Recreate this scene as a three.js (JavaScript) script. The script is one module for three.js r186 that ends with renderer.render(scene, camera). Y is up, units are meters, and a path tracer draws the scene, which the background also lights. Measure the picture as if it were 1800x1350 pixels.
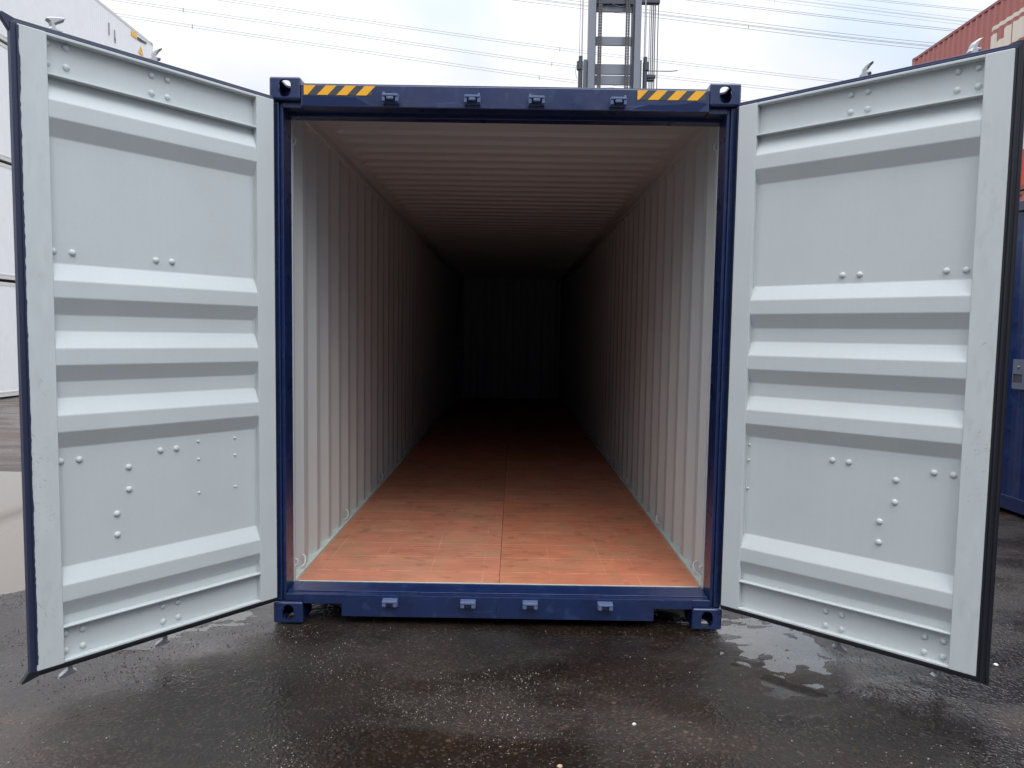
import * as THREE from 'three';
import { RoundedBoxGeometry } from 'three/addons/geometries/RoundedBoxGeometry.js';
import { mergeGeometries } from 'three/addons/utils/BufferGeometryUtils.js';
import { Brush, Evaluator, SUBTRACTION } from 'three-bvh-csg';

// ------------------------------------------------------------------ camera, sky, sun, exposure
const W = 1024, H = 768;
const scene = new THREE.Scene();
const camera = new THREE.PerspectiveCamera(57.38, W / H, 0.05, 3000);
camera.position.set(0.0643, 1.5801, 3.7137);
camera.rotation.order = 'YXZ';
camera.rotation.set(-0.0689, 0.0014, 0.0157);
camera.updateMatrixWorld(true);
const EXPOSURE = 1.2;

// seeded noise
function hash2(x, y, s = 0) {
  let h = (x | 0) * 374761393 + (y | 0) * 668265263 + (s | 0) * 1442695041;
  h = Math.imul(h ^ (h >>> 13), 1274126177); h ^= h >>> 16;
  return ((h >>> 0) % 100003) / 100003;
}
function rng(seed) { let a = seed >>> 0; return () => { a = (a + 0x6D2B79F5) >>> 0; let t = Math.imul(a ^ (a >>> 15), 1 | a); t = (t + Math.imul(t ^ (t >>> 7), 61 | t)) ^ t; return ((t ^ (t >>> 14)) >>> 0) / 4294967296; }; }
const mod = (a, n) => ((a % n) + n) % n;
function vnoise(x, y, s = 0, per = 0, pery = per) {
  const xi = Math.floor(x), yi = Math.floor(y); let fx = x - xi, fy = y - yi;
  fx = fx * fx * (3 - 2 * fx); fy = fy * fy * (3 - 2 * fy);
  const X = (k) => per ? mod(xi + k, per) : xi + k, Y = (k) => pery ? mod(yi + k, pery) : yi + k;
  const a = hash2(X(0), Y(0), s), b = hash2(X(1), Y(0), s), c = hash2(X(0), Y(1), s), d = hash2(X(1), Y(1), s);
  return a + (b - a) * fx + (c - a) * fy + (a - b - c + d) * fx * fy;
}
function fbm(x, y, s = 0, oct = 4, per = 0) {
  let v = 0, a = 0.5, t = 0;
  for (let i = 0; i < oct; i++) { v += a * vnoise(x, y, s + i * 17, per); t += a; a *= 0.5; x *= 2; y *= 2; per *= 2; }
  return v / t;
}
const smooth = (a, b, x) => { const t = Math.min(1, Math.max(0, (x - a) / (b - a))); return t * t * (3 - 2 * t); };
const clamp01 = (x) => Math.min(1, Math.max(0, x));

// overcast sky, brighter round the veiled sun
const sunDir = new THREE.Vector3(0.24, 0.82, 0.50).normalize();
{
  const w = 1024, h = 512, d = new Float32Array(w * h * 4);
  for (let j = 0; j < h; j++) {
    const el = ((j + 0.5) / h - 0.5) * Math.PI, y = Math.sin(el), c = Math.cos(el);
    for (let i = 0; i < w; i++) {
      const az = ((i + 0.5) / w - 0.5) * 2 * Math.PI, x = c * Math.cos(az), z = c * Math.sin(az);
      const k = (j * w + i) * 4;
      const yy = Math.max(y, 0.0), q = 1 / (yy + 0.28);
      const rx = (x * 0.80 + z * 0.60) * q, rz = (z * 0.80 - x * 0.60) * q;
      const cl = fbm(rx * 1.5 + 7.3, rz * 1.5 + 2.1, 5, 5), cl2 = fbm(rx * 3.7 + 1.3, rz * 2.2 + 9.1, 31, 4);
      const ang = Math.acos(Math.min(1, x * sunDir.x + y * sunDir.y + z * sunDir.z));
      let L = 0.65 + 0.12 * yy + 2.2 * yy * yy * yy + 0.6 * Math.exp(-Math.pow(ang / 0.62, 2));
      L *= 0.93 + 0.22 * smooth(0.25, 0.75, 0.6 * cl + 0.4 * cl2);
      const thin = smooth(0.56, 0.36, 0.65 * cl + 0.35 * cl2) * (1 - 0.75 * Math.exp(-Math.pow(ang / 0.6, 2)));   // thinner cloud lets blue through
      d[k] = L * (1.0 - 0.17 * thin); d[k + 1] = L * (1.01 - 0.05 * thin); d[k + 2] = L * (1.06 + 0.06 * thin); d[k + 3] = 1;
    }
  }
  const sky = new THREE.DataTexture(d, w, h, THREE.RGBAFormat, THREE.FloatType);
  sky.mapping = THREE.EquirectangularReflectionMapping; sky.magFilter = sky.minFilter = THREE.LinearFilter; sky.needsUpdate = true;
  scene.background = sky; scene.environment = sky;
}
const sun = new THREE.DirectionalLight(new THREE.Color(1.0, 0.97, 0.92), 0.75);
sun.position.copy(sunDir).multiplyScalar(60); sun.target.position.set(0, 0, -4);
sun.castShadow = true; sun.shadow.radius = 50; sun.shadow.mapSize.set(2048, 2048);
Object.assign(sun.shadow.camera, { left: -30, right: 30, top: 30, bottom: -30, near: 1, far: 160 });
scene.add(sun, sun.target);

// ------------------------------------------------------------------ helpers
const V = (x, y, z) => new THREE.Vector3(x, y, z);
const lin = (r, g, b) => new THREE.Color().setRGB(r, g, b);
const used = {};
function numbered(name) { const n = used[name] = (used[name] ?? -1) + 1; return n ? `${name}_${String(n).padStart(3, '0')}` : name; }
function place(name, geo, mat, parent) {
  const m = new THREE.Mesh(geo, mat); m.name = parent ? name : numbered(name);
  m.castShadow = m.receiveShadow = true; (parent || scene).add(m); return m;
}
function thing(name, label, category, group, pos = [0, 0, 0]) {
  const g = new THREE.Group(); g.name = numbered(name); g.position.set(...pos); scene.add(g);
  g.userData = { label, category }; if (group) g.userData.group = group; return g;
}
function structure(o, label, category) { o.userData.kind = 'structure'; o.userData.label = label; o.userData.category = category; return o; }
// uv in metres from the dominant direction of each face; geometry comes out non-indexed
function boxUV(g, du = 0, dv = 0) {
  if (g.index) g = g.toNonIndexed();
  const p = g.attributes.position, n = p.count, uv = new Float32Array(n * 2), a = V(), b = V(), c = V();
  for (let i = 0; i < n; i += 3) {
    a.fromBufferAttribute(p, i); b.fromBufferAttribute(p, i + 1); c.fromBufferAttribute(p, i + 2);
    const nn = b.clone().sub(a).cross(c.clone().sub(a)); const ax = Math.abs(nn.x), ay = Math.abs(nn.y), az = Math.abs(nn.z);
    [a, b, c].forEach((q, k) => {
      const u = ax >= ay && ax >= az ? q.z : q.x, v = ay > ax && ay > az ? q.z : q.y;
      uv[(i + k) * 2] = u + du; uv[(i + k) * 2 + 1] = v + dv;
    });
  }
  g.setAttribute('uv', new THREE.BufferAttribute(uv, 2)); return g;
}
function clean(g) { g = g.index ? g.toNonIndexed() : g; for (const k of Object.keys(g.attributes)) if (!['position', 'normal', 'uv'].includes(k)) g.deleteAttribute(k); if (!g.attributes.normal) g.computeVertexNormals(); return g; }
const merged = (list) => mergeGeometries(list.map((g) => clean(boxUV(g))));
function bx(x0, x1, y0, y1, z0, z1, r = 0.003) {   // chamfered box between limits
  const w = Math.abs(x1 - x0), h = Math.abs(y1 - y0), d = Math.abs(z1 - z0), rr = Math.min(r, w / 2.2, h / 2.2, d / 2.2);
  const g = rr > 0.0004 ? new RoundedBoxGeometry(w, h, d, 1, rr) : new THREE.BoxGeometry(w, h, d);
  g.translate((x0 + x1) / 2, (y0 + y1) / 2, (z0 + z1) / 2); return boxUV(g);
}
function quads(list) {   // flat shaded quads [a,b,c,d]
  const p = []; for (const [a, b, c, d] of list) for (const q of [a, b, c, a, c, d]) p.push(q.x, q.y, q.z);
  const g = new THREE.BufferGeometry(); g.setAttribute('position', new THREE.Float32BufferAttribute(p, 3)); g.computeVertexNormals(); return boxUV(g);
}
// a folded sheet: profile [[s, depth], ...], limits t0..t1 across; map(s, depth, t) -> point
function folded(profile, t0, t1, map, nt = 1) {
  const l = [];
  for (let i = 0; i + 1 < profile.length; i++) for (let k = 0; k < nt; k++) {
    const ta = t0 + (t1 - t0) * k / nt, tb = t0 + (t1 - t0) * (k + 1) / nt, [s0, d0] = profile[i], [s1, d1] = profile[i + 1];
    l.push([map(s0, d0, ta), map(s1, d1, ta), map(s1, d1, tb), map(s0, d0, tb)]);
  }
  return quads(l);
}
function trapezoid(s0, s1, phase, seg) {   // seg [low flat, rise, high flat, fall, depth]; low = 0, high = depth
  const [a, b, c, d, depth] = seg, per = a + b + c + d, knots = [];
  for (let k = Math.floor((s0 - phase) / per) - 1; ; k++) { const s = phase + k * per; if (s > s1) break; knots.push([s, 0], [s + a, 0], [s + a + b, depth], [s + a + b + c, depth]); }
  const at = (s) => { for (let i = 0; i + 1 < knots.length; i++) if (s >= knots[i][0] && s <= knots[i + 1][0]) { const t = (s - knots[i][0]) / (knots[i + 1][0] - knots[i][0] || 1); return knots[i][1] + t * (knots[i + 1][1] - knots[i][1]); } const e = knots[knots.length - 1], f = (s - e[0]) / d; return e[1] * (1 - clamp01(f)); };
  return [[s0, at(s0)], ...knots.filter(([s]) => s > s0 + 1e-4 && s < s1 - 1e-4), [s1, at(s1)]];
}
function tube(points, r, seg = 8, n = 0) { const c = points.length === 2 ? new THREE.LineCurve3(...points) : new THREE.CatmullRomCurve3(points); return boxUV(new THREE.TubeGeometry(c, n || (points.length === 2 ? 1 : points.length * 6), r, seg)); }
function rod(x, y0, y1, z, r, seg = 12) { const g = new THREE.CylinderGeometry(r, r, y1 - y0, seg); g.translate(x, (y0 + y1) / 2, z); return boxUV(g); }
function shapeOf(pts, holes = []) { const s = new THREE.Shape(pts.map(([x, y]) => new THREE.Vector2(x, y))); for (const h of holes) s.holes.push(new THREE.Path(h.map(([x, y]) => new THREE.Vector2(x, y)))); return s; }
function extrude(pts, depth, bevel = 0, holes = []) {
  const g = new THREE.ExtrudeGeometry(shapeOf(pts, holes), { depth: depth - 2 * bevel, bevelEnabled: bevel > 0, bevelThickness: bevel, bevelSize: bevel, bevelOffset: -bevel, bevelSegments: 2, curveSegments: 10 });
  g.translate(0, 0, bevel); return boxUV(g);
}
function pixelRay(px, py) { return V((px / 1800) * 2 - 1, 1 - (py / 1350) * 2, 0.5).unproject(camera).sub(camera.position); }   // survey helper: direction of a sight line
camera.aspect = W / H; camera.updateProjectionMatrix();
const onZ = (px, py, z) => { const d = pixelRay(px, py); return camera.position.clone().addScaledVector(d, (z - camera.position.z) / d.z); };
const onX = (px, py, x) => { const d = pixelRay(px, py); return camera.position.clone().addScaledVector(d, (x - camera.position.x) / d.x); };

// ------------------------------------------------------------------ textures
function tex(w, h, f, { srgb = true, repeat = [1, 1] } = {}) {
  const d = new Uint8Array(w * h * 4);
  for (let j = 0; j < h; j++) for (let i = 0; i < w; i++) { const c = f(i, j), k = (j * w + i) * 4; d[k] = clamp01(c[0]) * 255; d[k + 1] = clamp01(c[1]) * 255; d[k + 2] = clamp01(c[2]) * 255; d[k + 3] = 255; }
  const t = new THREE.DataTexture(d, w, h, THREE.RGBAFormat); t.wrapS = t.wrapT = THREE.RepeatWrapping; t.magFilter = THREE.LinearFilter; t.minFilter = THREE.LinearMipmapLinearFilter; t.generateMipmaps = true;
  if (srgb) t.colorSpace = THREE.SRGBColorSpace; t.repeat.set(...repeat); t.needsUpdate = true; return t;
}
const gray = (v) => [v, v, v];
// paint: faint orange peel, dust and scuffs (tile 1.5 m)
const paintMap = tex(512, 512, (i, j) => { const a = fbm(i / 64, j / 64, 3, 5, 8), b = vnoise(i / 4, j / 64, 9, 128, 8), c = vnoise(i / 2, j / 2, 12, 256); return gray(0.965 + 0.03 * a + 0.006 * (b - 0.5) + 0.012 * (c - 0.5)); }, { repeat: [1 / 1.5, 1 / 1.5] });
const paintBump = tex(512, 512, (i, j) => gray(0.5 + 0.5 * (fbm(i / 64, j / 64, 21, 3, 8) - 0.5) + 0.10 * (vnoise(i / 4, j / 4, 22, 128) - 0.5)), { srgb: false, repeat: [1 / 1.5, 1 / 1.5] });
const scratches = (() => {   // long faint scratches and rubbed marks
  const n = 512, a = new Float32Array(n * n), r = rng(77);
  for (let s = 0; s < 240; s++) {
    let x = r() * n, y = r() * n; const ang = (r() < 0.7 ? (r() - 0.5) * 0.5 : r() * 3.14), len = 10 + r() * 90, str = 0.1 + r() * r() * 0.75, dx = Math.cos(ang), dy = Math.sin(ang);
    for (let k = 0; k < len; k++) { x += dx; y += dy; const q = mod(Math.round(y), n) * n + mod(Math.round(x), n); a[q] = Math.max(a[q], str * (0.5 + 0.5 * r())); }
  }
  return a;
})();
const navyMap = tex(512, 512, (i, j) => { const a = fbm(i / 64, j / 64, 41, 5, 8), s = scratches[j * 512 + i], dust = smooth(0.58, 0.8, fbm(i / 24, j / 24, 51, 4, 0)) * 0.12; const v = 0.85 + 0.3 * a; return [v * 0.080 + s * 0.34 + dust * 0.5, v * 0.158 + s * 0.30 + dust * 0.5, v * 0.330 + s * 0.26 + dust * 0.34]; }, { repeat: [1, 1] });
const navyRough = tex(256, 256, (i, j) => gray(0.62 + 0.5 * (fbm(i / 32, j / 32, 61, 4, 8) - 0.5)), { srgb: false });

const M = {};
M.paint = new THREE.MeshStandardMaterial({ color: lin(0.585, 0.632, 0.635), map: paintMap, bumpMap: paintBump, bumpScale: 0.0006, roughness: 0.5 });
M.wall = new THREE.MeshStandardMaterial({ color: lin(0.565, 0.59, 0.585), map: paintMap, bumpMap: paintBump, bumpScale: 0.0006, roughness: 0.55 });  // door paint with shade mixed into its colour, so the interior darkens faster
M.navy = new THREE.MeshPhysicalMaterial({ color: lin(1, 1, 1), map: navyMap, roughness: 0.55, clearcoat: 0.7, clearcoatRoughness: 0.3, roughnessMap: navyRough, bumpMap: paintBump, bumpScale: 0.0008 });
M.navyFresh = new THREE.MeshPhysicalMaterial({ color: lin(0.014, 0.026, 0.085), roughness: 0.22 });
M.rubber = new THREE.MeshStandardMaterial({ color: lin(0.012, 0.013, 0.018), roughness: 0.42 });
M.rubberBlue = new THREE.MeshStandardMaterial({ color: lin(0.02, 0.026, 0.065), roughness: 0.5, bumpMap: paintBump, bumpScale: 0.001 });
M.lipBlue = new THREE.MeshStandardMaterial({ color: lin(0.05, 0.06, 0.10), roughness: 0.4 });
M.zinc = new THREE.MeshStandardMaterial({ color: lin(0.42, 0.43, 0.45), roughness: 0.5, metalness: 0.75, bumpMap: paintBump, bumpScale: 0.001 });
M.keeper = new THREE.MeshStandardMaterial({ color: lin(0.11, 0.15, 0.28), roughness: 0.32, bumpMap: paintBump, bumpScale: 0.001 });
M.sealant = new THREE.MeshStandardMaterial({ color: lin(0.56, 0.62, 0.58), roughness: 0.6, bumpMap: paintBump, bumpScale: 0.002 });
M.yellow = new THREE.MeshStandardMaterial({ color: lin(0.92, 0.45, 0.02), roughness: 0.45 });
M.tapeDark = new THREE.MeshStandardMaterial({ color: lin(0.055, 0.06, 0.075), roughness: 0.45 });

// ------------------------------------------------------------------ the yard
const depress = (x, z, cx, cz, rx, rz) => Math.exp(-Math.pow((x - cx) / rx, 2) - Math.pow((z - cz) / rz, 2));
function groundY(x, z) {
  let y = -0.18 * smooth(-1.3, -3.4, x) - 0.0035;
  const near = smooth(14, 6, Math.hypot(x, z));
  y += near * (0.010 * (fbm(x * 1.6 + 3, z * 1.6, 101, 3) - 0.5) + 0.0012 * (fbm(x * 9, z * 9, 111, 3) - 0.5));
  const wet = depress(x, z, 1.47, 0.12, 0.7, 0.9) + depress(x, z, -1.5, 0, 0.4, 0.4);
  if (wet > 0.02) y += wet * (0.016 * (fbm(x * 5 + 2, z * 11, 113, 4) - 0.5) + 0.016 * (fbm(x * 14, z * 21, 117, 3) - 0.5));
  y -= 0.019 * depress(x, z, 1.47, 0.12, 0.42, 0.62) + 0.016 * depress(x, z, -1.42, -0.12, 0.22, 0.20);
  y -= 0.05 * smooth(-2.9, -3.5, x) * smooth(-11.0, -9.0, x) * smooth(-0.6, -1.1, z) * smooth(-5.2, -4.5, z);
  return y;
}
{
  const line = (a, stops) => { const r = [a]; for (const [to, step] of stops) { while (r[r.length - 1] < to - step * 0.5) r.push(r[r.length - 1] + step); } return r; };
  const xs = line(-600, [[-100, 50], [-20, 8], [-8, 0.8], [-3.2, 0.12], [3.0, 0.02], [8, 0.3], [20, 2], [100, 10], [600, 50]]);
  const zs = line(-600, [[-100, 50], [-30, 7], [-8, 1.1], [-1.2, 0.12], [1.7, 0.02], [6, 0.25], [30, 4], [100, 14], [600, 50]]);
  const nx = xs.length, nz = zs.length, pos = new Float32Array(nx * nz * 3), uv = new Float32Array(nx * nz * 2), col = new Float32Array(nx * nz * 3), idx = [];
  for (let j = 0; j < nz; j++) for (let i = 0; i < nx; i++) {
    const x = xs[i], z = zs[j], k = j * nx + i;
    pos.set([x, groundY(x, z), z], k * 3); uv.set([x / 5, z / 5], k * 2);
    // tarry dark, rusty brown and dry grey patches of the yard surface
    const rust = smooth(0.52, 0.75, fbm(x * 1.3 + 11, z * 2.1 + 4, 121, 4)), dark = smooth(0.45, 0.7, fbm(x * 0.9 + 5, z * 1.4, 131, 4)), grit = smooth(0.5, 0.75, fbm(x * 2.3, z * 3.1 + 8, 141, 4));
    let r = 0.95 + 0.28 * rust - 0.38 * dark + 0.3 * grit, g = 0.95 - 0.02 * rust - 0.38 * dark + 0.32 * grit, b = 0.95 - 0.22 * rust - 0.36 * dark + 0.34 * grit;
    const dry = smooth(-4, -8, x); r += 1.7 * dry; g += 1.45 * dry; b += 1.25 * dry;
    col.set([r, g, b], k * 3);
    if (i + 1 < nx && j + 1 < nz) idx.push(k, k + nx, k + 1, k + 1, k + nx, k + nx + 1);
  }
  const g = new THREE.BufferGeometry(); g.setAttribute('position', new THREE.BufferAttribute(pos, 3)); g.setAttribute('uv', new THREE.BufferAttribute(uv, 2)); g.setAttribute('color', new THREE.BufferAttribute(col, 3)); g.setIndex(idx); g.computeVertexNormals();
  const N = 1536, hgt = new Float32Array(N * N), seedR = rng(5);
  for (let j = 0; j < N; j++) for (let i = 0; i < N; i++) hgt[j * N + i] = 0.12 * fbm(i / 48, j / 48, 151, 4, 32) + 0.22 * vnoise(i / 4, j / 4, 161, 384) + 0.2 * vnoise(i / 2, j / 2, 171, 768);
  const stone = new Float32Array(N * N);
  for (let s = 0; s < 90000; s++) {   // aggregate grains
    const cx = seedR() * N, cy = seedR() * N, r = 0.8 + seedR() * seedR() * 2.6, lum = seedR();
    for (let y = -4; y <= 4; y++) for (let x = -4; x <= 4; x++) { const q = 1 - (x * x + y * y) / (r * r); if (q <= 0) continue; const k = mod(Math.round(cy) + y, N) * N + mod(Math.round(cx) + x, N); hgt[k] = Math.max(hgt[k], 0.35 + 0.4 * Math.sqrt(q)); stone[k] = Math.max(stone[k], lum * lum); }
  }
  const map = tex(N, N, (i, j) => { const k = j * N + i, a = fbm(i / 96, j / 96, 181, 4, 16), s = stone[k], v = 0.088 + 0.060 * a + 0.06 * (hgt[k] - 0.4) + (s > 0.93 ? 0.10 : s * 0.05); return [v * 1.24, v * 0.985, v * 0.80]; });
  const bump = tex(N, N, (i, j) => gray(hgt[j * N + i]), { srgb: false });
  const rough = tex(1024, 1024, (i, j) => { const a = fbm(i / 128, j / 64, 191, 5, 8), b = vnoise(i / 3, j / 3, 195, 0); return gray(0.24 + 0.32 * smooth(0.35, 0.7, a) + 0.12 * (b - 0.5)); }, { srgb: false });
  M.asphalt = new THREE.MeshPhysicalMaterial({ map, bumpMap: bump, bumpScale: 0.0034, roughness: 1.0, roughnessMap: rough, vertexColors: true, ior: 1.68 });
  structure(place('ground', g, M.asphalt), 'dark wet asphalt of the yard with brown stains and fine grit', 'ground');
}
M.water = new THREE.MeshPhysicalMaterial({ color: lin(0.9, 0.9, 0.88), roughness: 0.07, transmission: 1, thickness: 0, ior: 1.95 });
M.mud = new THREE.MeshPhysicalMaterial({ color: lin(0.17, 0.145, 0.12), roughness: 0.05, ior: 1.55 });   // still water clouded by fine beige silt
function puddle(x0, x1, z0, z1, y, label, mat = M.water) {
  const g = new THREE.PlaneGeometry(x1 - x0, z1 - z0, 2, 2); g.rotateX(-Math.PI / 2); g.translate((x0 + x1) / 2, y, (z0 + z1) / 2);
  structure(place('puddle', g, mat), label, 'puddle');
}
puddle(0.98, 2.3, -0.9, 0.95, -0.0162, 'shallow bright puddle beside the bottom corner of the container under the opened door without the vent rivets');
puddle(-1.95, -1.2, -0.5, 0.3, -0.0215, 'small thin puddle beside the container corner under the door with six small rivets');
puddle(-11.5, -2.7, -5.8, -0.3, -0.203, 'long calm silty puddle mirroring the white stacked containers', M.mud);

// pale grit lying on the asphalt
{
  const r = rng(321), base = new THREE.IcosahedronGeometry(1, 0), n = 28000; const im = new THREE.InstancedMesh(base, new THREE.MeshStandardMaterial({ color: 0xffffff, roughness: 0.65 }), n);
  const m = new THREE.Matrix4(), q = new THREE.Quaternion(), e = new THREE.Euler(), c = new THREE.Color(); let k = 0, guard = 0;
  while (k < n && guard++ < 400000) {
    const x = -3.6 + r() * 7.4, z = -1.0 + r() * 2.9;
    const cl = smooth(0.42, 0.72, fbm(x * 2.6 + 4, z * 3.4 + 7, 201, 4)) * (x < 0.2 ? 1 : 0.55) + smooth(1.4, 2.1, x) * 0.45 + smooth(-0.9, -1.9, x) * 0.35;
    if (r() > cl * cl * 0.9 + 0.03) continue;
    if (Math.abs(x) < 1.22 && z < 0.02) continue;
    const s = 0.0010 + 0.0024 * Math.pow(r(), 3); e.set(r() * 6, r() * 6, r() * 6); q.setFromEuler(e);
    m.compose(V(x, groundY(x, z) + s * 0.35 + 0.001, z), q, V(s * (0.8 + r() * 0.8), s * 0.75, s * (0.8 + r() * 0.6))); im.setMatrixAt(k, m);
    const l = 0.07 + 0.24 * Math.pow(r(), 2); im.setColorAt(k, c.setRGB(l * 1.05, l * 0.98, l * 0.86)); k++;
  }
  im.count = k; im.name = 'gravel'; im.castShadow = im.receiveShadow = true; im.userData = { kind: 'stuff', label: 'fine pale grit scattered over the wet asphalt', category: 'gravel' }; scene.add(im);
}
function pebble(px, py, s, seed, label, tone = [0.7, 0.68, 0.64]) {
  const d = pixelRay(px, py), t = -camera.position.y / d.y, p = camera.position.clone().addScaledVector(d, t), g = new THREE.IcosahedronGeometry(1, 2), a = g.attributes.position;
  for (let i = 0; i < a.count; i++) { const v = V().fromBufferAttribute(a, i), k = 0.75 + 0.5 * vnoise(v.x * 1.7 + seed, v.y * 1.7 + v.z * 1.3 + seed, seed); a.setXYZ(i, v.x * k * s * 1.3, v.y * k * s * 0.8, v.z * k * s); }
  g.computeVertexNormals(); const m = place('pebble', boxUV(g), new THREE.MeshStandardMaterial({ color: lin(...tone), roughness: 0.7 })); m.position.set(p.x, groundY(p.x, p.z) + s * 0.5, p.z); m.userData = { label, category: 'pebble' };
}
pebble(1115, 1273, 0.0062, 3, 'white pebble on the dark asphalt before the container sill');
pebble(1750, 1168, 0.0085, 5, 'white pebble beside the black gasket edge of the opened door');
pebble(984, 1347, 0.007, 8, 'tan pebble cut by the lower edge of the picture', [0.42, 0.32, 0.22]);

// ------------------------------------------------------------------ corner castings
const evaluator = new Evaluator(); evaluator.useGroups = false;
function castingGeometry(top) {   // 162 x 118 x 178 mm block, hollow, with slots in front, side and top (or bottom)
  const brush = (g) => { const b = new Brush(clean(boxUV(g))); b.updateMatrixWorld(); return b; };
  const slot = (w, h, d) => { const r = Math.min(w, h) / 2 * 0.92, s = new THREE.Shape(), x = w / 2, y = h / 2; s.moveTo(-x + r, -y); s.lineTo(x - r, -y); s.absarc(x - r, -y + r, r, -Math.PI / 2, 0); s.lineTo(x, y - r); s.absarc(x - r, y - r, r, 0, Math.PI / 2); s.lineTo(-x + r, y); s.absarc(-x + r, y - r, r, Math.PI / 2, Math.PI); s.lineTo(-x, -y + r); s.absarc(-x + r, -y + r, r, Math.PI, Math.PI * 1.5); const g = new THREE.ExtrudeGeometry(s, { depth: d, bevelEnabled: false, curveSegments: 8 }); g.translate(0, 0, -d / 2); return g; };
  let r = brush(new RoundedBoxGeometry(0.162, 0.118, 0.178, 3, 0.012));
  const cut = (g) => { r = evaluator.evaluate(r, brush(g), SUBTRACTION); };
  cut(new THREE.BoxGeometry(0.126, 0.098, 0.146));
  const f = slot(0.062, 0.088, 0.09); f.translate(0, 0, 0.089); cut(f);
  const s = slot(0.079, 0.080, 0.09); s.rotateY(Math.PI / 2); s.translate(-0.081, 0, 0); cut(s);
  const t = slot(0.064, 0.124, 0.09); t.rotateX(Math.PI / 2); t.translate(0, top ? 0.059 : -0.059, 0); cut(t);
  const g = r.geometry.clone(); g.computeVertexNormals(); return clean(boxUV(g.index ? g.toNonIndexed() : g));
}
const castTop = castingGeometry(true), castBottom = castingGeometry(false);
function casting(parent, mat, x, y, z, sx, sz, top) {   // outer corner at (x, y, z); sx, sz: which way the corner points
  const m = place('corner_casting', top ? castTop : castBottom, mat, parent);
  m.position.set(x - sx * 0.081, y + (top ? -0.059 : 0.059), z - sz * 0.089); m.scale.set(-sx, 1, sz); return m;
}

// ------------------------------------------------------------------ the open container
const LEN = 12.19;
const box = thing('shipping_container', 'navy blue shipping container standing open with both doors swung wide', 'container');
for (const sx of [-1, 1]) for (const top of [true, false]) { casting(box, M.navy, sx * 1.219, top ? 2.896 : 0, 0, sx, 1, top); casting(box, M.navy, sx * 1.219, top ? 2.896 : 0, -LEN, sx, -1, top); }
// posts: flanged front post, stepped landing for the seal, return towards the inside
for (const s of [-1, 1]) {
  const X = (a, b) => s < 0 ? [-b, -a] : [a, b];
  place('corner_post', merged([
    bx(...X(1.176, 1.213), 0.119, 2.777, -0.16, -0.020, 0.006),
    bx(...X(1.1575, 1.1755), 0.119, 2.777, -0.17, -0.034, 0.005),
    bx(...X(1.2135, 1.2185), 0.119, 2.777, -0.15, -0.045, 0.002),
  ]), M.navy, box);
  for (let k = 0; k < 4; k++) {   // hinge lugs with pins
    const y = 0.34 + k * 0.72;
    place('hinge', merged([bx(...X(1.2195, 1.236), y - 0.045, y + 0.045, -0.075, -0.005, 0.003), rod(s * 1.228, y - 0.07, y + 0.07, -0.004, 0.011)]), M.navy, box);
  }
  place('corner_post', bx(...X(1.10, 1.215), 0.119, 2.777, -LEN + 0.002, -LEN + 0.12, 0.006), M.navy, box);
}
// header
place('door_header', merged([
  bx(-1.056, 1.056, 2.746, 2.858, -0.11, -0.002, 0.005),
  bx(-1.16, 1.16, 2.728, 2.7775, -0.19, -0.115, 0.004), bx(-1.16, -1.058, 2.746, 2.7775, -0.1145, -0.03, 0.003), bx(1.058, 1.16, 2.746, 2.7775, -0.1145, -0.03, 0.003),
  bx(-1.05, 1.05, 2.8585, 2.866, -0.30, -0.012, 0.002),
]), M.navy, box);
// sill with the two hand-hold notches, tread and step
{
  const front = extrude([[-1.056, 0.112], [-0.848, 0.112], [-0.848, 0.044], [0.848, 0.044], [0.848, 0.112], [1.056, 0.112], [1.056, 0.164], [-1.056, 0.164]], 0.012, 0.003); front.translate(0, 0, -0.014);
  place('door_sill', merged([front,
    bx(-1.155, 1.155, 0.119, 0.159, -0.205, -0.015, 0.003),
    bx(-1.156, 1.156, 0.1595, 0.1645, -0.20, -0.058, 0.002),
    bx(-0.848, -0.836, 0.05, 0.118, -0.15, -0.015, 0.002), bx(0.836, 0.848, 0.05, 0.118, -0.15, -0.015, 0.002),
    bx(-1.05, -0.85, 0.113, 0.1185, -0.15, -0.0145, 0.001), bx(0.85, 1.05, 0.113, 0.1185, -0.15, -0.0145, 0.001),
    bx(-0.006, 0.006, 0.05, 0.162, -0.002, 0.0015, 0.001),
  ]), M.navy, box);
}
place('threshold_strip', bx(-1.142, 1.142, 0.160, 0.1675, -0.2075, -0.2005, 0.001), M.sealant, box);
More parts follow.
